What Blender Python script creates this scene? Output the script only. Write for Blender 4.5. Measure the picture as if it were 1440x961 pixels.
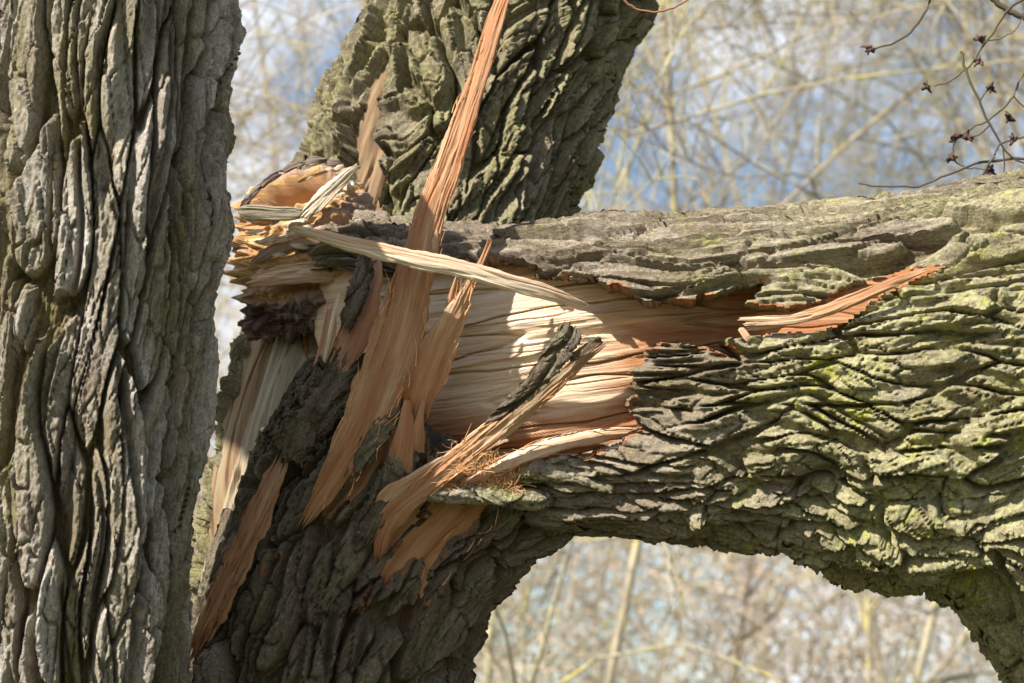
import bpy, math, random
import numpy as np
rad = math.radians
for o in list(bpy.data.objects):
    bpy.data.objects.remove(o)
sc = bpy.context.scene
col = sc.collection

# ------------------------------------------------------------------ camera, sky, sun, exposure
F, D0, PITCH, CAMZ = 3280.0, 4.5, rad(12), 1.6      # focal length in photo pixels, focus distance (m)
CP, SP = math.cos(PITCH), math.sin(PITCH)
cd = bpy.data.cameras.new('camera')
cd.sensor_width = 36.0
cd.lens = 36.0 * F / 1440.0
cd.clip_end = 3000
cd.dof.use_dof = True
cd.dof.focus_distance = D0 - 0.12
cd.dof.aperture_fstop = 4.8
cam = bpy.data.objects.new('camera', cd)
col.objects.link(cam)
cam.location = (0, 0, CAMZ)
cam.rotation_euler = (rad(90) + PITCH, 0, 0)
sc.camera = cam

SUN_AZ, SUN_EL = rad(47), rad(38)                    # to the left of the line back to the camera; height
sdir = np.array([-math.sin(SUN_AZ) * math.cos(SUN_EL), -math.cos(SUN_AZ) * math.cos(SUN_EL), math.sin(SUN_EL)])
sl = bpy.data.lights.new('sun', 'SUN')
sl.energy = 5.0
sl.angle = rad(0.6)
sl.color = (1.0, 0.945, 0.86)
sun = bpy.data.objects.new('sun', sl)
col.objects.link(sun)
from mathutils import Vector
sun.rotation_euler = Vector((-sdir[0], -sdir[1], -sdir[2])).to_track_quat('-Z', 'Y').to_euler()

w = bpy.data.worlds.new('World')
sc.world = w
w.use_nodes = True
nt = w.node_tree
nt.nodes.clear()
N = nt.nodes.new
sky = N('ShaderNodeTexSky')
sky.sky_type = 'NISHITA'
sky.sun_disc = False
sky.sun_elevation = SUN_EL
sky.sun_rotation = math.atan2(sdir[0], sdir[1])
sky.air_density = 1.0
sky.dust_density = 0.6
tc = N('ShaderNodeTexCoord')
mp = N('ShaderNodeMapping')
mp.inputs['Scale'].default_value = (1, 1, 1.6)
cn = N('ShaderNodeTexNoise')
cn.inputs['Scale'].default_value = 5.5
cn.inputs['Detail'].default_value = 7
cn.inputs['Roughness'].default_value = 0.55
cn.inputs['Distortion'].default_value = 0.3
cr = N('ShaderNodeValToRGB')
cr.color_ramp.elements[0].position = 0.46
cr.color_ramp.elements[1].position = 0.66
mx = N('ShaderNodeMixRGB')
mx.inputs[2].default_value = (8.6, 8.7, 9.1, 1)
bg = N('ShaderNodeBackground')
bg.inputs['Strength'].default_value = 0.075
wo = N('ShaderNodeOutputWorld')
L = nt.links.new
L(tc.outputs['Generated'], mp.inputs['Vector'])
L(mp.outputs[0], cn.inputs['Vector'])
L(cn.outputs['Fac'], cr.inputs[0])
L(cr.outputs[0], mx.inputs[0])
L(sky.outputs[0], mx.inputs[1])
L(mx.outputs[0], bg.inputs[0])
L(bg.outputs[0], wo.inputs[0])
sc.view_settings.view_transform = 'Standard'
sc.view_settings.look = 'None'
sc.view_settings.exposure = 1.0
sc.view_settings.gamma = 1
sc.render.engine = 'CYCLES'
sc.cycles.use_denoising = True
sc.cycles.max_bounces = 6

# ------------------------------------------------------------------ helpers: noise
_tab = {}
def _grad(seed):
    k = ('g', seed)
    if k not in _tab:
        a = np.random.default_rng(seed + 11).random((256, 256)).astype(np.float32) * 2 * np.pi
        _tab[k] = (np.cos(a), np.sin(a))
    return _tab[k]
def perlin(x, y, seed=0):
    gx, gy = _grad(seed)
    x = np.asarray(x, np.float32); y = np.asarray(y, np.float32)
    xi = np.floor(x).astype(np.int32); yi = np.floor(y).astype(np.int32)
    xf = x - xi; yf = y - yi
    u = xf * xf * xf * (xf * (xf * 6 - 15) + 10); v = yf * yf * yf * (yf * (yf * 6 - 15) + 10)
    def g(ix, iy, dx, dy):
        a = ix & 255; b = iy & 255
        return gx[a, b] * dx + gy[a, b] * dy
    n00 = g(xi, yi, xf, yf); n10 = g(xi + 1, yi, xf - 1, yf)
    n01 = g(xi, yi + 1, xf, yf - 1); n11 = g(xi + 1, yi + 1, xf - 1, yf - 1)
    return ((n00 * (1 - u) + n10 * u) * (1 - v) + (n01 * (1 - u) + n11 * u) * v) * 1.5
def fbm(x, y, seed=0, octv=3, gain=0.5):
    s = 0; a = 1.0
    for i in range(octv):
        s = s + a * perlin(x * 2.03 ** i + 17.3 * i, y * 2.03 ** i - 9.1 * i, seed + i)
        a *= gain
    return s
def voro(x, y, seed=0, jit=0.9):
    r = np.random.default_rng(seed + 77)
    k = ('v', seed)
    if k not in _tab:
        _tab[k] = r.random((2, 256, 256)).astype(np.float32)
    J = _tab[k]
    xi = np.floor(x).astype(np.int32); yi = np.floor(y).astype(np.int32)
    f1 = np.full(x.shape, 9.0, np.float32); f2 = f1.copy()
    cid = np.zeros(x.shape, np.int64); dx1 = np.zeros_like(f1); dy1 = np.zeros_like(f1)
    for i in (-1, 0, 1):
        for j in (-1, 0, 1):
            a = xi + i; b = yi + j
            cx = a + 0.5 + (J[0][a & 255, b & 255] - 0.5) * jit
            cy = b + 0.5 + (J[1][a & 255, b & 255] - 0.5) * jit
            dx = x - cx; dy = y - cy
            d = np.sqrt(dx * dx + dy * dy)
            m = d < f1
            f2 = np.where(m, f1, np.minimum(f2, d))
            f1 = np.where(m, d, f1)
            cid = np.where(m, (a & 1023).astype(np.int64) * 1024 + (b & 1023), cid)
            dx1 = np.where(m, dx, dx1); dy1 = np.where(m, dy, dy1)
    return f1, f2, cid, dx1, dy1
def sm(a, b, x):
    t = np.clip((x - a) / (b - a), 0, 1)
    return t * t * (3 - 2 * t)
def h01(i, k=0):
    return ((i * 7919 + k * 104729 + 12345) * 2654435761 % 4294967296) / 4294967296.0
def inpoly(x, y, poly):
    r = np.zeros(x.shape, bool)
    n = len(poly)
    for i in range(n):
        x0, y0 = poly[i]; x1, y1 = poly[(i + 1) % n]
        c = (y0 > y) != (y1 > y)
        xx = (x1 - x0) * (y - y0) / ((y1 - y0) if y1 != y0 else 1e-9) + x0
        r ^= c & (x < xx)
    return r

# ------------------------------------------------------------------ helpers: geometry
# "view space" = right, up, distance of the photographer's view; everything is placed at its own depth and real size
def vs(px, py, d):
    q = D0 + d
    return np.array([(px - 720.0) / F * q, (480.5 - py) / F * q, q])
def to_world(p):
    p = np.asarray(p, np.float64)
    o = np.empty_like(p)
    o[..., 0] = p[..., 0]
    o[..., 1] = p[..., 2] * CP - p[..., 1] * SP
    o[..., 2] = CAMZ + p[..., 1] * CP + p[..., 2] * SP
    return o
def proj(p):
    return 720 + p[..., 0] / p[..., 2] * F, 480.5 - p[..., 1] / p[..., 2] * F

def mesh_obj(name, V, faces, mat, parent=None, normals=None, attrs=None):
    me = bpy.data.meshes.new(name)
    V = np.ascontiguousarray(V, np.float32)
    faces = np.ascontiguousarray(faces, np.int32)
    nf, k = faces.shape
    me.vertices.add(len(V)); me.vertices.foreach_set('co', V.ravel())
    me.loops.add(nf * k); me.loops.foreach_set('vertex_index', faces.ravel())
    me.polygons.add(nf)
    me.polygons.foreach_set('loop_start', np.arange(0, nf * k, k, dtype=np.int32))
    me.polygons.foreach_set('use_smooth', np.ones(nf, bool))
    me.update(calc_edges=True)
    for an, arr in (attrs or {}).items():
        arr = np.asarray(arr, np.float32)
        if arr.ndim == 1:
            a = me.attributes.new(an, 'FLOAT', 'POINT'); a.data.foreach_set('value', arr)
        else:
            a = me.attributes.new(an, 'FLOAT_VECTOR', 'POINT'); a.data.foreach_set('vector', np.ascontiguousarray(arr).ravel())
    if normals is not None:
        me.normals_split_custom_set_from_vertices(np.asarray(normals, np.float32))
    me.materials.append(mat)
    o = bpy.data.objects.new(name, me)
    col.objects.link(o)
    if parent:
        o.parent = parent
    return o
def empty(name, label, cat, group=None):
    o = bpy.data.objects.new(name, None)
    col.objects.link(o)
    o['label'] = label; o['category'] = cat
    if group: o['group'] = group
    return o
def tag(o, label=None, cat=None, group=None, kind=None):
    if label: o['label'] = label
    if cat: o['category'] = cat
    if group: o['group'] = group
    if kind: o['kind'] = kind
    return o

def catmull(a, n):
    a = np.asarray(a, float)
    m = len(a)
    t = np.linspace(0, m - 1, n)
    i = np.clip(np.floor(t).astype(int), 0, m - 2)
    f = (t - i).reshape(-1, *([1] * (a.ndim - 1)))
    p0 = a[np.clip(i - 1, 0, m - 1)]; p1 = a[i]; p2 = a[i + 1]; p3 = a[np.clip(i + 2, 0, m - 1)]
    return 0.5 * (2 * p1 + (p2 - p0) * f + (2 * p0 - 5 * p1 + 4 * p2 - p3) * f ** 2 + (3 * p1 - p0 - 3 * p2 + p3) * f ** 3)

class Tube:
    """trunk surface: sections given by their two silhouette points, a depth and a depth radius"""
    def __init__(s, secs, fine, coarse, nfront, nback, R0, sq=1.0):
        rows = []
        for (lx, ly, rx, ry, d, rd) in secs:
            l = vs(lx, ly, d); r = vs(rx, ry, d)
            rows.append(np.concatenate([(l + r) / 2, (r - l) / 2, [rd]]))
        den = catmull(rows, 900)
        arc = np.concatenate([[0], np.cumsum(np.linalg.norm(np.diff(den[:, :3], axis=0), axis=1))])
        px, py = proj(den[:, :3])
        lx, ly = proj(den[:, :3] - den[:, 3:6]); rx, ry = proj(den[:, :3] + den[:, 3:6])
        vis = np.zeros(900, bool)
        for a, b in ((px, py), (lx, ly), (rx, ry)):
            vis |= (a > -40) & (a < 1480) & (b > -40) & (b < 1000)
        dens = np.where(vis, 1 / fine, 1 / coarse)
        cum = np.concatenate([[0], np.cumsum(0.5 * (dens[1:] + dens[:-1]) * np.diff(arc))])
        nv = int(cum[-1]) + 2
        va = np.interp(np.linspace(0, cum[-1], nv), cum, arc)
        Q = np.stack([np.interp(va, arc, den[:, k]) for k in range(7)], 1)
        ph = np.concatenate([np.linspace(-1.8, 1.8, nfront), np.linspace(1.8, 2 * np.pi - 1.8, nback + 2)[1:-1]])
        s.nu, s.nv = len(ph), nv
        s.C = Q[:, None, 0:3]; A = Q[:, None, 3:6]; rd = Q[:, None, 6:7]
        sn = np.sin(ph)[None, :, None]; cs = np.cos(ph)[None, :, None]
        if sq != 1.0:
            k = (np.abs(sn) ** sq + np.abs(cs) ** sq) ** (-1 / sq); sn = sn * k; cs = cs * k      # fuller than an ellipse
        s.P = s.C + A * sn + np.array([0, 0, -1.0]) * rd * cs
        s.phi = np.broadcast_to(np.where(ph > np.pi, ph - 2 * np.pi, ph)[None, :], (nv, len(ph)))
        s.u = (np.broadcast_to(ph[None, :], (nv, len(ph))) * R0).astype(np.float32)
        s.v = np.broadcast_to(va[:, None], (nv, len(ph))).astype(np.float32)
        s.rd = np.broadcast_to(Q[:, None, 6], (nv, len(ph)))
        s.dc = np.broadcast_to(Q[:, None, 2], (nv, len(ph)))
        s.n = s.normals(s.P)
        s.px, s.py = proj(s.P)
        i = np.arange(nv - 1)[:, None] * s.nu; j = np.arange(s.nu)[None, :]; j2 = (j + 1) % s.nu
        s.faces = np.stack([i + j, i + j2, i + s.nu + j2, i + s.nu + j], -1).reshape(-1, 4)
    def normals(s, P):
        du = np.roll(P, -1, 1) - np.roll(P, 1, 1)
        dv = np.gradient(P, axis=0)
        n = np.cross(du, dv)
        n /= np.linalg.norm(n, axis=-1, keepdims=True) + 1e-12
        if not hasattr(s, 'sgn'):
            s.sgn = 1.0 if np.sum(n * (P - s.C)) > 0 else -1.0
        return n * s.sgn
    def finish(s, attrs, relief=None):
        zz = np.zeros(s.u.size, np.float32) if relief is None else np.asarray(relief, np.float32).ravel()
        s.Wv = to_world(s.P).reshape(-1, 3)
        nn = s.normals(s.P)
        z = nn.copy()
        z[..., 1] = nn[..., 2] * CP - nn[..., 1] * SP
        z[..., 2] = nn[..., 1] * CP + nn[..., 2] * SP
        s.Wn = z.reshape(-1, 3)
        s.attrs = {k: np.asarray(a, np.float32).reshape(-1, *((3,) if a.ndim == 3 else ())) for k, a in attrs.items()}
        s.attrs['grain'] = np.stack([s.u.ravel(), s.v.ravel(), zz], -1)
        if s.sgn > 0:          # view space is left-handed
            s.faces = s.faces[:, ::-1]
    def part(s, name, fmask, mat, parent):
        fc = s.faces[fmask]
        if len(fc) == 0: return None
        ids, inv = np.unique(fc, return_inverse=True)
        return mesh_obj(name, s.Wv[ids], inv.reshape(fc.shape), mat, parent, s.Wn[ids], {k: a[ids] for k, a in s.attrs.items()})
    def fmax(s, m):                       # face has any vertex in m
        return m.ravel()[s.faces].any(1)
    def fall(s, m):
        return m.ravel()[s.faces].all(1)

def bark(u, v, seed, W=0.045, Lc=0.24, amp=0.03, flake=1.0, wig=0.4):
    """ridged bark: angular long plates on a rough furrow floor, broken by cross cracks into overlapping flakes"""
    jag = fbm(u / (0.5 * W), v / (0.26 * Lc), seed + 12, 2, 0.5)
    uw = u + 0.60 * W * perlin(u / (3 * W), v / (0.9 * Lc), seed + 1) + wig * W * perlin(u / (6 * W), v / (2.6 * Lc), seed + 18) + 0.040 * W * jag
    vw = v + 0.22 * Lc * perlin(u / (1.5 * W), v / Lc, seed + 2) + 0.02 * Lc * perlin(u / (0.2 * W), v / (0.2 * Lc), seed + 13)
    n0 = np.abs(perlin(uw / (W * 1.5), vw / (Lc * 1.5), seed + 9))
    ridge = sm(0.02, 0.20, n0)                                                   # long furrows
    f1, f2, cid, dx, dy = voro(uw / W, vw / Lc, seed, 1.0)
    thr = 0.05 + 0.13 * perlin(u / (2.0 * W), v / (0.6 * Lc), seed + 10)          # furrows open and close
    e = sm(thr, thr + 0.085, f2 - f1)
    r1 = h01(cid, 1); r2 = h01(cid, 2); r3 = h01(cid, 3)
    lvl = e * np.minimum(1, 0.35 + 0.65 * ridge)
    plate = lvl * (0.70 + 0.40 * r1 + dx * (r2 - 0.5) * 0.8 + dy * (r3 - 0.3) * 0.6)
    a1, a2, c2, dx2, dy2 = voro(uw / (W * 0.50) + 3.1, vw / (Lc * 0.38), seed + 3, 1.0)
    flk = (sm(0.0, 0.11, a2 - a1) - 1) * 0.34 + (h01(c2, 4) - 0.5) * 0.34 + dy2 * (h01(c2, 5) - 0.25) * 0.40 + dx2 * (h01(c2, 6) - 0.5) * 0.34
    b1, b2, c3, dx3, dy3 = voro(uw / (W * 0.20) + 7.7, vw / (Lc * 0.15), seed + 14, 1.0)
    fl3 = (h01(c3, 7) - 0.5) * 0.15 + dy3 * (h01(c3, 8) - 0.3) * 0.16 + dx3 * (h01(c3, 9) - 0.5) * 0.12
    stri = perlin(uw / (W * 0.10), vw / (Lc * 0.20), seed + 6)
    fine = fbm(u / 0.0065, v / 0.014, seed + 7, 2, 0.6)
    mid = fbm(uw / (0.28 * W), vw / (0.16 * Lc), seed + 17, 2, 0.6)
    h = plate + (0.45 + 0.55 * lvl) * flake * (0.8 * flk + fl3) + 0.05 * stri + 0.045 * fine + 0.07 * mid + 0.06 * jag * (1 - e) - 0.28 * (1 - sm(0.0, 0.09, f2 - f1)) * (1 - 0.5 * ridge) + 0.03
    global TINT
    TINT = (0.6 * h01(cid, 11) + 0.4 * h01(c2, 12)).astype(np.float32)         # every plate its own shade
    return (amp * h).astype(np.float32), h.astype(np.float32), cid, e

def grain_relief(x, y, seed, a=1.0, w=1.0):
    """torn wood: x along, y across (m): long fibre bundles at different levels, with sharp edges and thin cracks"""
    yw = y + 0.009 * perlin(x / 0.30, y / 0.09, seed) + 0.0022 * perlin(x / 0.09, y / 0.03, seed + 1) + 0.0006 * perlin(x / 0.03, y / 0.006, seed + 8)
    n1 = perlin(x / 0.5, yw / (0.026 * w), seed + 2)
    n3 = perlin(x / 0.12, yw / (0.0026 * w), seed + 4)
    f1, f2, c, dx, dy = voro(yw / (0.017 * w), x / 0.34, seed + 5, 1.0)
    q = sm(0.0, 0.20, f2 - f1); p1 = q * ((h01(c, 1) - 0.5) * 1.1 + dx * (h01(c, 2) - 0.5) * 2.0) + (q - 1) * 0.25
    f1, f2, c, dx, dy = voro(yw / (0.0062 * w) + 9.3, x / 0.16, seed + 6, 1.0)
    q = sm(0.0, 0.35, f2 - f1); p2 = q * ((h01(c, 3) - 0.5) * 1.0 + dx * (h01(c, 4) - 0.5) * 1.2) + (q - 1) * 0.25
    return a * (0.0045 * n1 + 0.0075 * p1 + 0.0028 * p2 + 0.0007 * n3)

# ------------------------------------------------------------------ helpers: materials
def mat_new(name, rough=0.9):
    m = bpy.data.materials.new(name)
    m.use_nodes = True
    b = m.node_tree.nodes['Principled BSDF']
    b.inputs['Roughness'].default_value = rough
    b.inputs['Specular IOR Level'].default_value = 0.25
    return m, m.node_tree, b
class G:
    def __init__(s, nt): s.nt = nt
    def n(s, t, **kw):
        x = s.nt.nodes.new(t)
        for k, v in kw.items():
            if k in x.inputs: x.inputs[k].default_value = v
            else: setattr(x, k, v)
        return x
    def l(s, a, b): s.nt.links.new(a, b)
    def attr(s, name, out='Fac'):
        a = s.n('ShaderNodeAttribute'); a.attribute_name = name
        return a.outputs[out]
    def noise(s, vec, scale, detail=3, rough=0.55, sv=None):
        if sv:
            m = s.n('ShaderNodeMapping'); m.inputs['Scale'].default_value = sv; s.l(vec, m.inputs[0]); vec = m.outputs[0]
        t = s.n('ShaderNodeTexNoise'); t.inputs['Scale'].default_value = scale; t.inputs['Detail'].default_value = detail
        t.inputs['Roughness'].default_value = rough
        s.l(vec, t.inputs['Vector'])
        return t.outputs['Fac']
    def rng(s, v, a, b, c=0.0, d=1.0):
        t = s.n('ShaderNodeMapRange'); t.inputs[1].default_value = a; t.inputs[2].default_value = b
        t.inputs[3].default_value = c; t.inputs[4].default_value = d
        s.l(v, t.inputs[0]); return t.outputs[0]
    def mul(s, a, b, op='MULTIPLY'):
        t = s.n('ShaderNodeMath'); t.operation = op
        for k, q in enumerate((a, b)):
            if isinstance(q, (int, float)): t.inputs[k].default_value = q
            else: s.l(q, t.inputs[k])
        return t.outputs[0]
    def mix(s, f, a, b, mode='MIX'):
        t = s.n('ShaderNodeMixRGB'); t.blend_type = mode
        for k, q in enumerate((f, a, b)):
            if isinstance(q, (int, float)): t.inputs[k].default_value = q
            elif isinstance(q, tuple): t.inputs[k].default_value = (*q, 1)
            else: s.l(q, t.inputs[k])
        return t.outputs[0]
    def ramp(s, v, stops):
        t = s.n('ShaderNodeValToRGB'); el = t.color_ramp.elements
        while len(el) < len(stops): el.new(0.5)
        for e, (p, c) in zip(el, stops): e.position = p; e.color = (*c, 1)
        s.l(v, t.inputs[0]); return t.outputs[0]

def bark_mat(name, top, top2, fur, algae, algae2, rough=0.92, moss=None):
    m, nt, b = mat_new(name, rough); g = G(nt)
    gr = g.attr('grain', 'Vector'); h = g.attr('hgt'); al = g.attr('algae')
    n1 = g.noise(gr, 7, 4); n2 = g.noise(gr, 60, 4, 0.65, (1, 0.3, 1)); n3 = g.noise(gr, 240, 3, 0.7)
    c = g.mix(g.rng(n1, 0.35, 0.65), top, top2)
    c = g.mix(1.0, c, g.ramp(g.attr('tint'), [(0.1, (0.58, 0.53, 0.47)), (0.9, (1.30, 1.30, 1.32))]), 'MULTIPLY')
    c = g.mix(g.mul(g.rng(n2, 0.5, 0.75), 0.6), c, fur)
    c = g.mix(g.mul(g.rng(g.noise(gr, 130, 2, 0.6), 0.64, 0.70), 0.55), c, (0.40, 0.40, 0.34))
    c = g.mix(g.mul(g.rng(g.noise(gr, 34, 4, 0.6, (1, 0.35, 1)), 0.62, 0.72), 0.6), c, (0.25, 0.13, 0.08))
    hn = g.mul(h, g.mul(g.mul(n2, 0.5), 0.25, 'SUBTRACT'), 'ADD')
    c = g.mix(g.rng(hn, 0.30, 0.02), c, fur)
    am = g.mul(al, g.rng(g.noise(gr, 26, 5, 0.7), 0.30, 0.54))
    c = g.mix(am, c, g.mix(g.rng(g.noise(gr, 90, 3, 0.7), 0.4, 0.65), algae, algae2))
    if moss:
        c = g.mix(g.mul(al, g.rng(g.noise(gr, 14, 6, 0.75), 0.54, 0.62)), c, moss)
    c = g.mix(g.attr('inner'), c, g.mix(g.noise(gr, 90, 3), (0.30, 0.12, 0.055), (0.48, 0.24, 0.11)))
    c = g.mix(1.0, c, g.ramp(g.mul(g.mul(n3, g.noise(gr, 1.0, 4, 0.65, (210, 60, 210)), 'ADD'), 0.5), [(0.38, (0.50, 0.49, 0.47)), (0.62, (1.30, 1.30, 1.30))]), 'MULTIPLY')
    g.l(c, b.inputs['Base Color'])
    bp = g.n('ShaderNodeBump'); bp.inputs['Strength'].default_value = 0.75; bp.inputs['Distance'].default_value = 0.006
    hh = g.mul(g.noise(gr, 1.0, 6, 0.72, (150, 48, 150)), g.noise(gr, 380, 3, 0.7), 'ADD')
    g.l(hh, bp.inputs['Height']); g.l(bp.outputs[0], b.inputs['Normal'])
    return m

def wood_mat(name, stops, rough=0.75, streak=0.5, bump=0.5):
    """tone attribute 0..1 picks pale sapwood to orange inner bark; fibres streak along the grain"""
    m, nt, b = mat_new(name, rough); g = G(nt)
    gr = g.attr('grain', 'Vector'); tn = g.attr('tone')
    s1 = g.noise(gr, 1.0, 4, 0.6, (300, 9, 1)); s2 = g.noise(gr, 1.0, 3, 0.6, (60, 4, 1)); s3 = g.noise(gr, 1.0, 3, 0.6, (1100, 30, 1))
    t = g.mul(tn, g.mul(g.mul(g.mul(s1, 0.5, 'SUBTRACT'), streak), g.mul(g.mul(s2, 0.5, 'SUBTRACT'), streak * 1.3), 'ADD'), 'ADD')
    c = g.ramp(t, stops)
    c = g.mix(1.0, c, g.ramp(s3, [(0.3, (0.78, 0.76, 0.74)), (0.7, (1.12, 1.12, 1.12))]), 'MULTIPLY')
    g.l(c, b.inputs['Base Color'])
    bp = g.n('ShaderNodeBump'); bp.inputs['Strength'].default_value = bump; bp.inputs['Distance'].default_value = 0.003
    g.l(g.mul(s1, s3, 'ADD'), bp.inputs['Height']); g.l(bp.outputs[0], b.inputs['Normal'])
    return m

GREY, GREY2 = (0.48, 0.45, 0.405), (0.36, 0.315, 0.255)
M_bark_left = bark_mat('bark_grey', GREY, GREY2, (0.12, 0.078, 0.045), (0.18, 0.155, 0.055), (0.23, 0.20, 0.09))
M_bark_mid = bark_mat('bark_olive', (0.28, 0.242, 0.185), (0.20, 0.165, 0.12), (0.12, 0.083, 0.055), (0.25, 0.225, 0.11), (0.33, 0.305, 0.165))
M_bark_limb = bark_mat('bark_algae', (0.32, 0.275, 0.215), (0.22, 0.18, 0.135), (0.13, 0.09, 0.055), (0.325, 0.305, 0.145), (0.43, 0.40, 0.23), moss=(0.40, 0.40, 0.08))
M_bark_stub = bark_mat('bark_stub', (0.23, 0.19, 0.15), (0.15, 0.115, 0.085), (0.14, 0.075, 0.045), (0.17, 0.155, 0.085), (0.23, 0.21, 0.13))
WOOD = [(0.0, (0.80, 0.69, 0.53)), (0.3, (0.66, 0.49, 0.34)), (0.6, (0.47, 0.27, 0.15)), (1.0, (0.35, 0.145, 0.06))]
M_wood = wood_mat('torn_sapwood', WOOD)
M_old = wood_mat('weathered_wood', [(0.0, (0.34, 0.295, 0.21)), (0.35, (0.28, 0.23, 0.15)), (0.65, (0.27, 0.18, 0.10)), (1.0, (0.10, 0.06, 0.035))], 0.8, 0.38)
M_torn = wood_mat('ragged_torn_wood', [(0.0, (0.80, 0.72, 0.58)), (0.25, (0.62, 0.44, 0.26)), (0.42, (0.52, 0.30, 0.10)), (0.62, (0.42, 0.27, 0.19)), (0.78, (0.25, 0.20, 0.17)), (0.9, (0.13, 0.09, 0.07)), (1.0, (0.07, 0.035, 0.025))], 0.85, 0.35, 0.9)

# ------------------------------------------------------------------ ground
gm, gnt, gb = mat_new('meadow_soil', 0.95); g = G(gnt)
gco = g.n('ShaderNodeTexCoord').outputs['Object']
g.l(g.mix(g.rng(g.noise(gco, 0.8, 6, 0.7), 0.4, 0.6), (0.10, 0.085, 0.05), (0.075, 0.10, 0.03)), gb.inputs['Base Color'])
xs = np.concatenate([-np.geomspace(1500, 2, 30), np.linspace(-1.5, 1.5, 7), np.geomspace(2, 1500, 30)])
gx, gy = np.meshgrid(xs, xs + 10)
gz = 0.06 * perlin(gx / 2.3, gy / 2.3, 40) * (np.hypot(gx, gy) < 60)
n = len(xs); ii = np.arange(n - 1)[:, None] * n + np.arange(n - 1)[None, :]
gf = np.stack([ii, ii + 1, ii + n + 1, ii + n], -1).reshape(-1, 4)
tag(mesh_obj('ground', np.stack([gx, gy, gz], -1).reshape(-1, 3), gf, gm), kind='structure')

# ------------------------------------------------------------------ left trunk
def rim(m, a, b):
    """1 on the ring of bark just outside a stripped area: the torn inner bark"""
    o = m.copy()
    for k in range(1, a + 1): o |= np.roll(m, k, 0) | np.roll(m, -k, 0)
    q = o.copy()
    for k in range(1, b + 1): q |= np.roll(o, k, 1) | np.roll(o, -k, 1)
    return (q & ~m).astype(np.float32)
def pieces(t, fm):
    """connected pieces of a face mask, largest first"""
    m = fm.reshape(-1, t.nu)
    lab = np.where(m, np.arange(m.size).reshape(m.shape), -1)
    r0, r1 = np.where(m.any(1))[0][[0, -1]]; c0, c1 = np.where(m.any(0))[0][[0, -1]]
    sub = lab[r0:r1 + 1, c0:c1 + 1].copy(); mk = sub >= 0
    for it in range(3000):
        q = np.pad(sub, 1, constant_values=-1)
        nw = np.where(mk, np.maximum.reduce([q[1:-1, 1:-1], q[:-2, 1:-1], q[2:, 1:-1], q[1:-1, :-2], q[1:-1, 2:]]), -1)
        if (nw == sub).all(): break
        sub = nw
    ids_, cn = np.unique(sub[mk], return_counts=True)
    out = []
    for i in ids_[np.argsort(-cn)]:
        full = np.zeros(m.shape, bool); full[r0:r1 + 1, c0:c1 + 1] = sub == i
        out.append(full.ravel())
    return out
def split_plates(t, cid, keep, mat, parent, body, rest_mask, nplates, name='bark_plate'):
    """the largest plates of bark in view become parts of their own; the rest stays in the trunk"""
    fc = t.faces
    cf = cid.ravel()[fc[:, 0]]
    fx = t.px.ravel()[fc[:, 0]]; fy = t.py.ravel()[fc[:, 0]]; ff = np.abs(t.phi.ravel()[fc[:, 0]])
    ok = rest_mask & (fx > 0) & (fx < 1440) & (fy > 0) & (fy < 961) & (ff < 1.35) & keep.ravel()[fc[:, 0]]
    ids, cnt = np.unique(cf[ok], return_counts=True)
    best = ids[np.argsort(-cnt)][:nplates]
    taken = np.zeros(len(fc), bool); groups = []
    for k in best:
        full = pieces(t, rest_mask & (cf == k) & (ff < 1.9))[0]
        taken |= full; groups.append(full)
    o = t.part(body, rest_mask & ~taken, mat, parent)
    for full in groups:
        t.part(name, full, mat, o)
    return o

left_tree = empty('willow_tree', 'thick upright willow trunk with grey deeply furrowed bark at left edge', 'tree')
secs = [(-240, 2500, 330, 2560, -0.41, 0.36), (-160, 1500, 270, 1500, -0.41, 0.29), (-125, 1150, 264, 1150, -0.41, 0.26),
        (-110, 961, 266, 961, -0.41, 0.19), (-90, 760, 275, 760, -0.41, 0.185), (-80, 600, 288, 600, -0.41, 0.185), (-62, 430, 303, 430, -0.40, 0.185),
        (-52, 300, 318, 300, -0.40, 0.185), (-42, 150, 330, 150, -0.39, 0.185), (-32, 0, 339, 0, -0.38, 0.185), (-60, -140, 312, -110, -0.38, 0.185),
        (-260, -330, 120, -210, -0.42, 0.18), (-600, -560, -270, -380, -0.5, 0.22), (-1000, -900, -720, -700, -0.55, 0.2), (-1300, -1200, -1180, -1100, -0.6, 0.02)]  # unseen top, shaped to bend left so sun reaches the leaning trunk
t = Tube(secs, 0.0025, 0.016, 320, 36, 0.25)
h, hn, cid, e = bark(t.u, t.v, 100, W=0.052, Lc=0.32, amp=0.044, wig=0.5, flake=0.9)
low = 0.020 * fbm(t.u / 0.16, t.v / 0.5, 140, 2)
al = np.clip(0.35 + 0.9 * perlin(t.u / 0.09, t.v / 0.35, 141) + 0.35 * (0.55 - hn), 0, 1)
t.P = t.P + t.n * (h - 0.046 + low)[..., None]
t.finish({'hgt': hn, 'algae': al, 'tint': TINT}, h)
split_plates(t, cid, e > -1, M_bark_left, left_tree, 'trunk', np.ones(len(t.faces), bool), 70)

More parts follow.
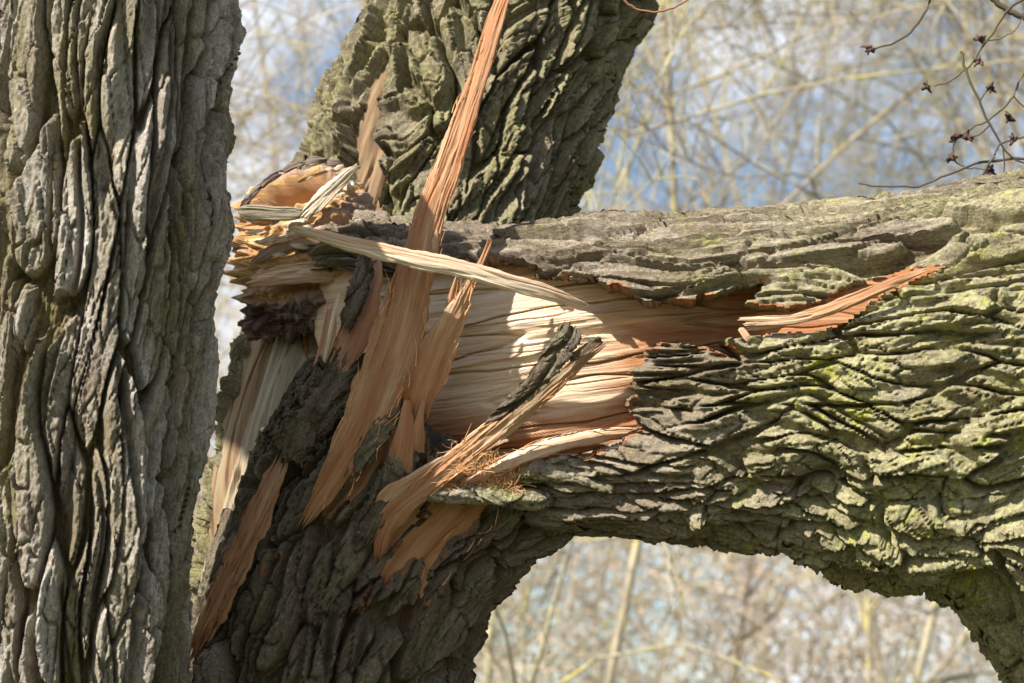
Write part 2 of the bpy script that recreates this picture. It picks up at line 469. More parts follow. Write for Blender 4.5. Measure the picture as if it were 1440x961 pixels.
# ------------------------------------------------------------------ leaning trunk behind, with the broken stub in front
lean = empty('broken_willow', 'leaning willow trunk behind the break, with its splintered stub in front', 'tree')
secs = [(150, 2350, 520, 2450, 0.39, 0.30), (215, 1250, 590, 1350, 0.33, 0.26), (252, 950, 620, 1050, 0.31, 0.24), (262, 840, 640, 940, 0.33, 0.235),
        (280, 680, 680, 780, 0.39, 0.235), (305, 560, 705, 680, 0.44, 0.235), (345, 440, 740, 560, 0.51, 0.235), (420, 245, 778, 365, 0.62, 0.24), (455, 130, 833, 225, 0.66, 0.245),
        (510, 0, 893, 75, 0.71, 0.25), (562, -130, 950, -70, 0.75, 0.25), (670, -400, 1030, -340, 0.79, 0.24), (860, -900, 1180, -840, 0.89, 0.2), (1000, -1200, 1040, -1190, 0.89, 0.02)]
t = Tube(secs, 0.0031, 0.016, 300, 30, 0.25)
h, hn, cid, e = bark(t.u, t.v, 200, W=0.044, Lc=0.20, amp=0.046, wig=1.6)
wx = t.px + 10 * perlin(t.u / 0.03, t.v / 0.05, 240); wy = t.py + 14 * perlin(t.u / 0.03, t.v / 0.05, 241)
front = np.abs(t.phi) < 1.7
bare = front & inpoly(wx, wy, [(262, 900), (268, 780), (292, 640), (300, 590), (352, 440), (470, 430), (450, 540), (420, 640), (380, 760), (330, 900)])
bare2 = front & inpoly(wx, wy, [(527, 68), (502, 110), (482, 175), (472, 240), (500, 250), (518, 300), (534, 300), (532, 250), (524, 195), (518, 170), (540, 100)])
bm = bare | bare2
rel = 0.006 * perlin(t.u / 0.03, t.v / 0.3, 243) + 0.7 * grain_relief(t.v, t.u, 244) - 0.024 - 0.026 * bare2 - 0.010 * np.exp(-(perlin(t.u / 0.05, t.v / 0.8, 248) / 0.03) ** 2)
line = np.abs(t.px - (372 + (t.py - 470) * -0.33))          # crack between tan and pale strip
rel = rel - 0.012 * np.exp(-(line / 6) ** 2) * bare
dis = np.where(bm, rel, h + 0.018 * fbm(t.u / 0.15, t.v / 0.3, 245, 2))
tone = np.where(t.px < 372 + (t.py - 470) * -0.33, 0.62, 0.12) + 0.22 * perlin(t.u / 0.03, t.v / 0.15, 246) + 0.5 * np.exp(-(perlin(t.u / 0.05, t.v / 0.8, 248) / 0.05) ** 2) + 0.25 * sm(700, 860, t.py)
tone = np.where(bare2, 0.74 + 0.25 * perlin(t.u / 0.02, t.v / 0.1, 247), tone)
al = np.clip(0.75 + 0.7 * perlin(t.u / 0.1, t.v / 0.25, 242), 0, 1)
t.P = t.P + t.n * (dis - 0.046 * (~bm))[..., None]
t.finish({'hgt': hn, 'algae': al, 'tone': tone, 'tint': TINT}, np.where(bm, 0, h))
fb = t.fall(bare); fb2 = t.fall(bare2)
trunk = split_plates(t, cid, e > -1, M_bark_mid, lean, 'trunk', ~(fb | fb2), 60)
tag(t.part('bare_wood', fb, M_old, lean), 'pale bare weathered wood strip low on the trunk')
tag(t.part('bare_wood', fb2, M_old, lean), 'small bare brown patch high on the trunk')

# stub
secs = [(200, 2380, 600, 2480, 0.05, 0.30), (225, 1300, 592, 1400, 0.05, 0.24), (245, 1050, 615, 1120, 0.05, 0.215), (266, 930, 636, 985, 0.05, 0.205), (300, 810, 680, 868, 0.04, 0.20), (340, 705, 735, 795, 0.04, 0.20),
        (372, 630, 800, 752, 0.04, 0.20), (405, 570, 815, 705, 0.05, 0.19), (440, 520, 740, 690, 0.07, 0.15), (480, 530, 640, 660, 0.09, 0.10), (520, 590, 560, 630, 0.1, 0.02)]
t = Tube(secs, 0.0027, 0.016, 280, 30, 0.25)
h, hn, cid, e = bark(t.u, t.v, 300, W=0.044, Lc=0.24, amp=0.040)
wx = t.px + 5 * perlin(t.u / 0.02, t.v / 0.05, 340) + 3 * perlin(t.u / 0.004, t.v / 0.03, 339); wy = t.py + 12 * perlin(t.u / 0.012, t.v / 0.06, 341)
front = np.abs(t.phi) < 1.7
scrapes = [
    [(600, 560), (585, 590), (540, 650), (500, 700), (452, 735), (480, 690), (530, 625), (570, 565)],
    [(600, 700), (590, 730), (555, 760), (535, 790), (528, 775), (540, 745), (538, 700), (560, 690)],
    [(690, 700), (680, 730), (640, 760), (612, 800), (600, 848), (588, 845), (595, 790), (575, 790), (545, 818), (528, 820), (560, 770), (610, 710)],
    [(545, 800), (520, 840), (503, 865), (512, 835)], [(400, 770), (385, 810), (372, 840), (380, 800)]]
sm_ = [front & inpoly(wx, wy, p) for p in scrapes]
am = np.any(sm_, 0)
rel = -0.018 + 0.004 * perlin(t.u / 0.02, t.v / 0.3, 343) + 0.6 * grain_relief(t.v, t.u, 344)
dis = np.where(am, rel + 0.006, h + 0.012 * fbm(t.u / 0.15, t.v / 0.3, 345, 2))
al = np.clip(0.35 + 0.7 * perlin(t.u / 0.06, t.v / 0.15, 342), 0, 1)
tone = 0.82 + 0.14 * perlin(t.u / 0.02, t.v / 0.2, 346)
t.P = t.P + t.n * (dis - 0.023 * (~am))[..., None]
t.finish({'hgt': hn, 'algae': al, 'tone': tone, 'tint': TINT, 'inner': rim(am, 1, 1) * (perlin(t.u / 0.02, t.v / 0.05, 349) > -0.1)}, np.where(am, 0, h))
fs = [t.fall(m) for m in sm_]
stub = split_plates(t, cid, e > -1, M_bark_stub, lean, 'stub', ~np.any(fs, 0), 50)
for f in fs:
    t.part('stripped_patch', f, M_wood, stub)

# ------------------------------------------------------------------ broken limb
limb = empty('fallen_limb', 'huge broken willow limb arching right, green with algae, pale split wood showing', 'broken limb')
secs = [(430, 395, 430, 420, 0.33, 0.02), (455, 350, 452, 500, 0.29, 0.09), (505, 322, 500, 590, 0.22, 0.14), (600, 336, 600, 670, 0.11, 0.185), (700, 338, 700, 700, 0.04, 0.20), (780, 330, 775, 728, 0.00, 0.21),
        (850, 322, 850, 728, -0.02, 0.225), (945, 324, 940, 738, -0.05, 0.24), (1065, 312, 1020, 740, -0.07, 0.255), (1200, 297, 1105, 758, -0.09, 0.275), (1380, 270, 1185, 786, -0.10, 0.30),
        (1550, 248, 1262, 806, -0.10, 0.33), (1710, 262, 1348, 822, -0.10, 0.35), (1840, 400, 1448, 940, -0.09, 0.36), (1920, 680, 1540, 1150, -0.06, 0.36), (1940, 1050, 1590, 1500, -0.02, 0.35), (1930, 1600, 1630, 2000, 0.0, 0.33), (1900, 2300, 1650, 2600, 0.0, 0.34)]
t = Tube(secs, 0.0024, 0.016, 370, 36, 0.27, 2.9)
# thicker, rounder folds towards the elbow
sx = t.v
hA, nA, cA, eA = bark(t.u, t.v, 400, W=0.032, Lc=0.28, amp=0.032, wig=0.6)
tA = TINT
hB, nB, cB, eB = bark(t.u, t.v, 420, W=0.034, Lc=0.19, amp=0.036, wig=0.7)
mB = sm(-0.1, 0.1, (t.py - 420) / 300 * sm(950, 1050, t.px) + 0.25 * sm(1120, 1300, t.px) * sm(360, 470, t.py) - 0.12 + 0.15 * perlin(t.u / 0.08, t.v / 0.12, 447))
h = hA * (1 - mB) + hB * mB; hn = nA * (1 - mB) + nB * mB; cid = np.where(mB > 0.5, cB + 5000000, cA); e = eA
SCAR = [(380, 372), (530, 386), (640, 376), (745, 374), (758, 388), (850, 393), (868, 412), (930, 427), (985, 430), (1020, 415), (1078, 401), (1050, 433), (1110, 436), (1165, 424),
        (1200, 404), (1320, 370), (1296, 388), (1220, 424), (1185, 450), (1160, 465), (1060, 474), (1022, 476), (1040, 508), (990, 490), (922, 479), (905, 500), (898, 540), (905, 600),
        (880, 625), (800, 635), (730, 655), (700, 720), (400, 720)]
def scar_mask(t):
    wa = 1 - 0.7 * sm(980, 1050, t.px)
    wx = t.px + wa * (16 * perlin(t.v / 0.07, t.u / 0.035, 440) + 9 * perlin(t.v / 0.04, t.u / 0.012, 441) + 2.5 * perlin(t.v / 0.01, t.u / 0.005, 439))
    wy = t.py + wa * 9 * perlin(t.v / 0.05, t.u / 0.03, 442) + 3 * perlin(t.v / 0.02, t.u / 0.01, 448)
    return (np.abs(t.phi) < 1.75) & inpoly(wx, wy, SCAR)
def split_face(t):
    """the split face lies back from the bark on a rough plane, with fibre relief"""
    bd = t.P[..., 2]
    plane = t.dc - t.rd * (0.62 - 0.0009 * np.clip(t.px - 700, 0, 400)) - 0.02 * np.cos((t.py - 510) / 150 * 1.57)
    wd = np.maximum(bd + 0.014, plane)
    al_x = t.P[..., 0] * 1.0; ac = -t.P[..., 1] + 0.05 * np.sin(t.P[..., 0] * 3)
    gr = grain_relief(al_x, ac, 460, 1.25) + 0.016 * perlin(al_x / 0.3, ac / 0.06, 470)
    fl = sm(-0.15, 0.35, perlin(al_x / 0.35, ac / 0.05, 473)); gr = gr * (0.45 + 0.55 * fl) - 0.012 * np.exp(-(perlin(al_x / 0.6, (ac + 0.006 * perlin(al_x / 0.1, ac / 0.03, 475)) / 0.05, 474) / 0.035) ** 2)
    fade = 1 - 0.7 * sm(1000, 1150, t.px)
    Pw = t.P.copy(); Pw[..., 2] = np.where(t.px > 1000, wd * sm(1120, 1000, t.px) + (bd + 0.006) * sm(1000, 1120, t.px), wd) - gr * fade
    tone = 0.20 + 0.12 * perlin(al_x / 0.25, ac / 0.02, 471)
    tone = tone + 0.70 * sm(550, 630, t.py) + 0.25 * sm(800, 900, t.px) + 0.42 * sm(865, 905, t.px + 25 * perlin(al_x / 0.05, ac / 0.02, 472)) * sm(452, 468, t.py) + 0.35 * sm(400, 380, t.py) + 0.45 * sm(1010, 1060, t.px)
    tone = tone + 0.12 * sm(560, 450, t.px)
    return Pw, np.clip(tone, 0, 1), ac, al_x
scar = scar_mask(t)
folds = 0.028 * perlin(t.u / 0.10, t.v / 0.55 + 0.3, 445) + 0.014 * perlin(t.u / 0.05, t.v / 0.3, 446)
elbow = sm(960, 1100, t.px) * sm(560, 700, t.py)
big = folds * (0.5 + 1.0 * elbow)
knot = np.exp(-(((t.px - 1165) / 30) ** 2 + ((t.py - 670) / 45) ** 2))
big = big - 0.05 * knot
al = np.clip(0.28 + 0.60 * sm(950, 1250, t.px) * sm(330, 500, t.py) + 0.10 * sm(1000, 1200, t.px) + 0.6 * perlin(t.u / 0.08, t.v / 0.2, 443), 0, 1) * (0.30 + 0.70 * sm(900, 1080, t.px))  # algae mostly right; thinned at left so darker bark colour stands in for shade
edge = 0.010 * sm(1200, 1000, t.px)
Pb = t.P + t.n * (h - 0.014 + big + edge)[..., None]
Pw, tone, ac, al_x = split_face(t)
t.P = np.where(scar[..., None], Pw + np.array([0, 0, 0.006]), Pb)
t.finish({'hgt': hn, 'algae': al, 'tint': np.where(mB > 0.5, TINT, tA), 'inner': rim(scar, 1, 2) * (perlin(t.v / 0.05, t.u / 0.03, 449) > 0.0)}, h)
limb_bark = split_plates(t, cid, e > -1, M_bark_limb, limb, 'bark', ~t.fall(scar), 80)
# the split face itself: fine across the grain, coarse along it
t = Tube(secs, 0.0080, 0.05, 900, 10, 0.27, 2.9)
scar = scar_mask(t)
grown = scar.copy()
for k in range(1, 6):
    grown |= np.roll(scar, k, 1) | np.roll(scar, -k, 1)
for k in range(1, 3):
    grown |= np.roll(scar, k, 0) | np.roll(scar, -k, 0)
t.P, tone, ac, al_x = split_face(t)
t.finish({'tone': tone})
t.attrs['grain'] = np.stack([ac.ravel(), al_x.ravel(), np.zeros(ac.size)], -1).astype(np.float32)
for pc in pieces(t, t.fall(grown))[:3]:
    if pc.sum() > 60: t.part('split_wood', pc, M_wood, limb)

# ------------------------------------------------------------------ splinters
def sliver(name, pts, th, mat, parent, tone=0.5, rag=(0.1, 0.1), seed=0, nl=80, nc=72, amp=0.0025, yaw=0.0, barky=0.0, wob=0.12, cup=0.0, hump=0.0, tvar=0.25, jag=0.10):
    """a torn strip: pts = (px, py, depth, width px); fibres end at different lengths"""
    A = np.array([np.concatenate([vs(p[0], p[1], p[2]), [p[3] / F * (D0 + p[2])]]) for p in pts])
    den = catmull(A, 240)
    arc = np.concatenate([[0], np.cumsum(np.linalg.norm(np.diff(den[:, :3], axis=0), axis=1))])
    Lt = arc[-1]
    th_ = np.linspace(0, 2 * np.pi, nc, endpoint=False)
    pw = 0.45 if barky else 0.6
    cx = np.sign(np.cos(th_)) * np.abs(np.cos(th_)) ** (0.8 if barky else 0.7)
    cz = np.sign(np.sin(th_)) * np.abs(np.sin(th_)) ** pw
    w0 = float(np.max(den[:, 3]))
    k = cx * w0 / 0.012
    def ends(sd, r):
        a = 0.5 + 0.5 * perlin(k * 0.9 + 5.3, k * 0 + sd * 3.7, seed + sd) + 0.35 * perlin(k * 2.6, k * 0 + sd * 1.7, seed + sd + 1)
        return r * np.clip(a, 0, 1.2)
    s0 = ends(1, rag[0]); s1 = 1 - ends(2, rag[1])
    ss = np.linspace(0, 1, nl)
    # denser near the ends
    S = s0[None, :] + (s1 - s0)[None, :] * ss[:, None]
    va = S * Lt
    Q = [np.interp(va, arc, den[:, i]) for i in range(4)]
    C = np.stack(Q[:3], -1); wd = Q[3] * (1 + wob * perlin(va / 0.06, np.sign(cx)[None, :] * 3.0 + seed, seed + 3))
    T = np.gradient(den[:, :3], axis=0); T /= np.linalg.norm(T, axis=1, keepdims=True)
    Ti = np.stack([np.interp(va, arc, T[:, i]) for i in range(3)], -1)
    fw = np.array([0, 0, 1.0])
    pr = np.cross(Ti, fw); pr /= np.linalg.norm(pr, axis=-1, keepdims=True) + 1e-9
    nn = np.cross(Ti, pr)
    nn = np.where((nn[..., 2:3] > 0), -nn, nn)
    yw = yaw if np.isscalar(yaw) else np.interp(S, np.linspace(0, 1, len(yaw)), yaw)[..., None]
    wdir = pr * np.cos(yw) + nn * np.sin(yw)
    ndir = nn * np.cos(yw) - pr * np.sin(yw)
    if barky: jag = 0.22
    ac = cx[None, :] * wd / 2 * (1 + jag * fbm(va / (0.016 if barky else 0.05), np.sign(cx)[None, :] * 5.0 + seed, seed + 15, 4, 0.65))
    tp = np.minimum(1, 8 * np.minimum(ss, 1 - ss))[:, None] ** 0.6
    if barky:
        fr, hn, _, _ = bark(ac + seed * 1.3, va + seed, seed + 5, W=0.030, Lc=0.15, amp=barky * 1.1)
        fr = fr - barky * 0.7; tint = TINT
        fr = fr * 1.0
    else:
        yw = ac + 0.0012 * perlin(va / 0.05, ac / 0.01, seed + 6) + seed * 0.31
        g1, g2_, c, dx, dy = voro(yw / 0.0085, va / 0.22, seed + 5, 1.0)
        q = sm(0, 0.30, g2_ - g1); fr = q * ((h01(c, 1) - 0.5) * 1.1 + dx * (h01(c, 2) - 0.5) * 1.4) + (q - 1) * 0.5
        g1, g2_, c, dx, dy = voro(yw / 0.0033, va / 0.11, seed + 7, 1.0)
        q = sm(0, 0.5, g2_ - g1); fr = amp * 1.0 * (fr + 0.45 * q * (h01(c, 3) - 0.5) + 0.30 * (q - 1) + 0.5 * perlin(ac / 0.02 + seed, va / 0.25, seed + 16))
        hn = np.full(ac.shape, 0.5); tint = hn
    top = (cz > 0)[None, :]
    z = cz[None, :] * th / 2 * (0.25 + 0.75 * tp) + np.where(top, fr, -0.5 * fr) * np.abs(cz)[None, :] ** 0.5
    z = z - cup * (cx[None, :] ** 2) + hump * perlin(va / 0.1, ac * 0 + seed, seed + 9)
    P = C + wdir * ac[..., None] + ndir * z[..., None]
    Wv = to_world(P).reshape(-1, 3)
    i = np.arange(nl - 1)[:, None] * nc; j = np.arange(nc)[None, :]; j2 = (j + 1) % nc
    fc = np.stack([i + j, i + j2, i + nc + j2, i + nc + j], -1).reshape(-1, 4)
    # outward winding
    nrm = np.cross(P[10, 1] - P[10, 0], P[11, 0] - P[10, 0])
    if np.dot(nrm, P[10, 0] - C[10, 0]) > 0: fc = fc[:, ::-1]
    tn = tone if np.isscalar(tone) else np.interp(S, np.linspace(0, 1, len(tone)), tone)
    tn = tn + tvar * perlin(ac / 0.02, va / 0.25, seed + 8)
    gattr = np.stack([ac + seed * 0.37 + 0.01 * cz[None, :], va, fr if barky else np.zeros_like(va)], -1).reshape(-1, 3)
    al = np.clip(0.4 + 0.7 * perlin(ac / 0.03, va / 0.05, seed + 10), 0, 1)
    return mesh_obj(name, Wv, fc, mat, parent, None, {'grain': gattr, 'tone': np.clip(tn, 0, 1).ravel() * np.ones(ac.size), 'hgt': hn.ravel(), 'algae': al.ravel(), 'tint': tint.ravel()})

# tall splinter standing up from the stub
tag(sliver('splinter', [(728, -60, -0.10, 20), (703, 10, -0.12, 25), (672, 110, -0.15, 31), (636, 215, -0.17, 40), (606, 300, -0.185, 44), (583, 385, -0.195, 54), (558, 480, -0.20, 76), (516, 585, -0.195, 66), (470, 670, -0.185, 40), (420, 748, -0.175, 10)],
    0.016, M_wood, stub, tone=[0.9, 0.85, 0.8, 0.72, 0.72, 0.8, 0.85], rag=(0.02, 0.04), seed=21, nl=170, nc=170, amp=0.0048, yaw=[-0.7, -0.5, -0.25, 0.0, 0.15, 0.2], wob=0.10), 'tall tapering orange splinter standing upright in front of the trunk')
tag(sliver('splinter', [(690, 334, -0.22, 6), (684, 352, -0.22, 9), (668, 388, -0.215, 10), (648, 428, -0.205, 24), (622, 480, -0.20, 46), (598, 540, -0.19, 54), (582, 600, -0.18, 30)],
    0.010, M_wood, stub, tone=[0.8, 0.6, 0.65, 0.75, 0.85], rag=(0.02, 0.15), seed=31, nl=90, nc=90, yaw=0.25, wob=0.2), 'thin curved splinter tip beside the tall one')
for k, (p, q, wd) in enumerate([((614, 322), (600, 385), 14), ((648, 372), (626, 470), 10), ((629, 440), (606, 520), 18), ((596, 560), (588, 640), 16), ((573, 560), (560, 668), 30)]):
    mx_, my_ = (p[0] + q[0]) / 2 + (-3 if k % 2 else 3), (p[1] + q[1]) / 2
    sliver('splinter', [(p[0], p[1], -0.20, wd * 0.25), (mx_, my_, -0.195, wd), (q[0], q[1], -0.185, wd * 1.1)], 0.007, M_wood, stub, tone=0.55 + 0.07 * k, rag=(0.05, 0.1), seed=40 + k, nl=50, nc=24, wob=0.2)
# left group of torn strips
sliver('splinter', [(531, 356, -0.02, 10), (520, 410, -0.05, 34), (498, 470, -0.09, 46), (474, 520, -0.11, 30), (462, 560, -0.10, 10)], 0.012, M_wood, stub, tone=[0.6, 0.75, 0.75, 0.6], rag=(0.05, 0.15), seed=51, yaw=-0.2)
sliver('bark_strip', [(518, 356, -0.05, 24), (507, 400, -0.075, 30), (493, 440, -0.10, 24), (482, 474, -0.115, 16)], 0.012, M_bark_stub, stub, rag=(0.12, 0.2), seed=52, barky=0.008)
sliver('splinter', [(468, 428, -0.09, 12), (462, 470, -0.11, 20), (450, 512, -0.115, 16), (437, 545, -0.11, 6)], 0.010, M_wood, stub, tone=0.6, rag=(0.08, 0.1), seed=53)
sliver('splinter', [(480, 405, -0.11, 4), (468, 450, -0.125, 7), (456, 510, -0.13, 5)], 0.005, M_wood, stub, tone=0.35, seed=54)
sliver('bark_strip', [(506, 480, -0.08, 56), (466, 540, -0.12, 74), (426, 598, -0.14, 78), (388, 652, -0.145, 66)], 0.020, M_bark_stub, stub, rag=(0.18, 0.16), seed=55, barky=0.012, nl=140, nc=60)
sliver('bark_strip', [(584, 540, -0.16, 16), (556, 572, -0.185, 32), (520, 625, -0.19, 30), (488, 680, -0.185, 12)], 0.016, M_bark_stub, stub, rag=(0.06, 0.08), seed=56, barky=0.009)
sliver('bark_strip', [(596, 575, -0.14, 14), (576, 625, -0.175, 40), (545, 690, -0.185, 46), (505, 770, -0.18, 20)], 0.018, M_bark_stub, stub, rag=(0.06, 0.08), seed=57, barky=0.010, nl=140, nc=50)
sliver('splinter', [(484, 500, -0.10, 14), (472, 540, -0.115, 16), (462, 585, -0.12, 5)], 0.008, M_wood, stub, tone=0.72, seed=58, nl=50)
sliver('splinter', [(512, 545, -0.05, 30), (490, 600, -0.09, 38), (460, 660, -0.11, 20)], 0.012, M_old, stub, tone=0.25, seed=59, nl=60)
tag(sliver('splinter', [(400, 634, -0.125, 24), (376, 695, -0.135, 36), (340, 775, -0.125, 44), (306, 848, -0.105, 42), (280, 905, -0.085, 24), (262, 940, -0.075, 8)], 0.014, M_wood, stub, tone=[0.7, 0.78, 0.8, 0.75], rag=(0.10, 0.22), seed=60, nl=110, nc=110, amp=0.005, yaw=-0.45, wob=0.25, jag=0.2), 'long brown torn strip low on the left side')
# bark covered stick pointing up right
tag(sliver('splinter', [(852, 478, -0.30, 14), (815, 503, -0.295, 26), (760, 552, -0.28, 34), (700, 602, -0.26, 36), (640, 650, -0.235, 34), (590, 692, -0.21, 30), (545, 735, -0.185, 34), (530, 790, -0.165, 8)],
    0.022, M_wood, stub, tone=[0.6, 0.58, 0.5, 0.5, 0.6, 0.75, 0.9], rag=(0.02, 0.05), seed=61, nl=140, nc=110, amp=0.0045, wob=0.1), 'broken stick of wood pointing up right across the split face')
tag(sliver('bark_strip', [(806, 452, -0.335, 30), (796, 478, -0.335, 36), (776, 510, -0.33, 33), (745, 545, -0.318, 26), (712, 574, -0.30, 18), (680, 600, -0.285, 6)], 0.016, M_bark_stub, stub, rag=(0.10, 0.12), seed=62, barky=0.012, nl=120, nc=50), 'dark bark left on the tip of the broken stick')
sliver('bark_strip', [(846, 476, -0.33, 10), (828, 488, -0.335, 14), (800, 506, -0.33, 10)], 0.012, M_bark_stub, stub, rag=(0.06, 0.03), seed=63, barky=0.006, nl=40, nc=30)
sliver('splinter', [(628, 640, -0.24, 4), (580, 672, -0.22, 14), (540, 705, -0.19, 24), (535, 740, -0.17, 8)], 0.008, M_wood, stub, tone=0.45, rag=(0.1, 0.2), seed=64, nl=60)
# bark ledge on the stub rim
tag(sliver('bark_ledge', [(590, 690, -0.19, 14), (630, 694, -0.205, 26), (690, 696, -0.21, 26), (745, 702, -0.205, 24), (785, 700, -0.19, 10)], 0.035, M_bark_limb, stub, rag=(0.03, 0.06), seed=66, barky=0.014, nl=140, nc=44, yaw=-0.7), 'lichen covered bark rim under the orange fibres')
tag(sliver('bark_ledge', [(718, 668, -0.18, 12), (760, 664, -0.215, 28), (815, 676, -0.225, 30), (880, 690, -0.22, 18), (930, 694, -0.21, 8)], 0.04, M_bark_limb, limb, rag=(0.03, 0.06), seed=67, barky=0.014, nl=140, nc=44, yaw=-0.5), 'green bark lip below the split face')
# pale strips curling off the lower split face
sliver('splinter', [(905, 606, -0.20, 8), (850, 612, -0.205, 20), (780, 626, -0.21, 24), (720, 648, -0.21, 20), (645, 684, -0.195, 8)], 0.012, M_wood, limb, tone=[0.5, 0.35, 0.3, 0.4], rag=(0.1, 0.05), seed=71, nl=140, yaw=-0.5)
sliver('splinter', [(860, 622, -0.18, 8), (790, 634, -0.19, 24), (720, 650, -0.19, 30), (650, 680, -0.18, 20)], 0.012, M_wood, limb, tone=0.7, rag=(0.1, 0.05), seed=72, nl=100, yaw=-0.6)
sliver('splinter', [(704, 630, -0.225, 3), (670, 652, -0.22, 5), (636, 678, -0.205, 5)], 0.005, M_wood, limb, tone=0.3, seed=73, nl=50, nc=20)
sliver('splinter', [(716, 618, -0.20, 3), (690, 628, -0.2, 7), (660, 650, -0.19, 5)], 0.005, M_wood, limb, tone=0.3, seed=74, nl=50, nc=20)
# orange strips in the tail of the split
sliver('splinter', [(1308, 377, -0.375, 4), (1255, 398, -0.40, 14), (1195, 424, -0.39, 18), (1130, 446, -0.37, 16), (1040, 462, -0.34, 12)], 0.010, M_wood, limb, tone=0.62, rag=(0.03, 0.12), seed=75, nl=140)
sliver('splinter', [(1165, 440, -0.375, 6), (1110, 450, -0.37, 14), (1035, 452, -0.345, 12)], 0.008, M_wood, limb, tone=0.45, rag=(0.1, 0.15), seed=76, nl=80)
sliver('splinter', [(1040, 460, -0.34, 8), (1050, 474, -0.345, 10), (1055, 486, -0.345, 3)], 0.005, M_wood, limb, tone=0.5, rag=(0.1, 0.35), seed=77, nl=40)

# loose splinter lying across
cross = tag(sliver('splinter', [(400, 318, -0.26, 5), (430, 326, -0.265, 13), (500, 345, -0.275, 22), (580, 364, -0.285, 26), (640, 376, -0.285, 26), (700, 393, -0.28, 24), (770, 412, -0.26, 22), (829, 434, -0.235, 8)],
    0.020, M_wood, None, tone=[0.3, 0.4, 0.3, 0.25, 0.3, 0.35], rag=(0.05, 0.04), seed=81, nl=130, nc=84, amp=0.0026, wob=0.10), 'long pale splinter lying crosswise over the tall upright splinter', 'splinter')

# ------------------------------------------------------------------ torn left end of the limb
secs = [(338, 372, 352, 398, 0.32, 0.02), (352, 290, 352, 440, 0.33, 0.07), (372, 262, 362, 470, 0.33, 0.085), (410, 240, 400, 474, 0.32, 0.10), (455, 228, 440, 468, 0.30, 0.11), (492, 236, 480, 462, 0.29, 0.115), (522, 280, 515, 455, 0.28, 0.11), (545, 330, 545, 450, 0.27, 0.09), (570, 380, 570, 420, 0.26, 0.02)]
t = Tube(secs, 0.0020, 0.01, 180, 20, 0.11)
px, py = t.px, t.py
a_ = rad(-24)
ex = (px - 425) * math.cos(a_) + (py - 262) * math.sin(a_); ey = -(px - 425) * math.sin(a_) + (py - 262) * math.cos(a_)
front = np.abs(t.phi) < 1.6
rr = np.sqrt((ex / 80) ** 2 + (ey / 24) ** 2); r0_ = rr; rr = rr + 0.16 * perlin(px / 14, py / 10, 501) * sm(0.6, 0.95, rr)
hole = front * sm(1.02, 0.45, r0_ + 0.05 * perlin(px / 30, py / 20, 501))
rag_ = 0.012 * fbm(px / 40, py / 24, 502, 2) + 0.006 * fbm(px / 16, py / 11, 503, 3, 0.6) * (1 - hole)
band = np.exp(-((py - 382 - 0.03 * (px - 400)) / 16) ** 2)
gap = np.exp(-((py - 408 + 0.04 * (px - 400)) / 7) ** 2)
crumb = sm(405, 425, py)
rag_ = rag_ + crumb * 0.010 * fbm(px / 12, py / 12, 504, 3, 0.6) + 0.012 * band - 0.035 * gap * sm(380, 420, px) - 0.085 * hole
rag_ = rag_ + hole * 1.1 * grain_relief(ex * 0.00137, ey * 0.00137, 520, 1.0, 0.7) + (1 - hole) * (1 - crumb) * 0.9 * grain_relief(px * 0.00137 + 0.02 * perlin(px / 60, py / 40, 522), py * 0.00137 + 0.012 * perlin(px / 50, py / 50, 523), 521, 1.0, 0.8)
left = sm(420, 345, px)
rag_ = rag_ + left * 0.012 * fbm(px / 22, py / 18, 505, 3)
tn = 0.62 + 0.16 * fbm(px / 18, py / 8, 506, 3)                      # grey inner bark
tn = tn * (1 - band) + band * (0.28 + 0.15 * perlin(px / 30, py / 5, 507))
rim = np.exp(-((rr - 1.05) / 0.16) ** 2) * (ey > -22)
pale = np.clip(np.exp(-(((px - 470) * 0.6 + (py - 275) * 0.8) / 9) ** 2) * (px > 400) * (px < 515) + rim * 0.6 + 0.8 * np.exp(-(((px - 385) / 30) ** 2 + ((py - 340) / 22) ** 2)), 0, 1)
tn = tn * (1 - pale) + pale * (0.12 + 0.12 * perlin(px / 10, py / 5, 508))
tn = tn * (1 - hole) + hole * (0.38 + 0.14 * perlin(ex / 60, ey / 4, 509) + 0.10 * sm(0.2, 0.8, r0_))
crumb = crumb * sm(475, 405, px + 28 * perlin(px / 16, py / 9, 511))
tn = tn * (1 - crumb) + crumb * (0.93 - 0.55 * np.exp(-(((px - 385) / 35) ** 2 + ((py - 415) / 14) ** 2)))
t.P = t.P + t.n * rag_[..., None]
t.P[..., 0] -= left * 0.03 * np.abs(perlin(py / 15, py * 0 + 1.3, 510)) * 2
al_x = t.P[..., 0]; ac = -t.P[..., 1]
t.finish({'hgt': np.full(px.shape, 0.5), 'tone': np.clip(tn, 0.01, 0.99)})
t.attrs['grain'] = np.stack([ac.ravel(), al_x.ravel(), np.zeros(ac.size)], -1).astype(np.float32)
torn = tag(t.part('torn_end', np.ones(len(t.faces), bool), M_torn, limb), 'ragged torn end with a hollow of orange wood')
sliver('splinter', [(334, 298, 0.180, 10), (352, 299, 0.185, 22), (400, 301, 0.190, 20), (442, 300, 0.195, 8)], 0.016, M_old, limb, tone=0.15, rag=(0.05, 0.2), seed=91, nl=70)
sliver('splinter', [(506, 231, 0.150, 6), (480, 254, 0.160, 18), (450, 282, 0.170, 22), (415, 318, 0.185, 8)], 0.010, M_torn, limb, tone=0.08, rag=(0.1, 0.25), seed=92, nl=70, tvar=0.06)
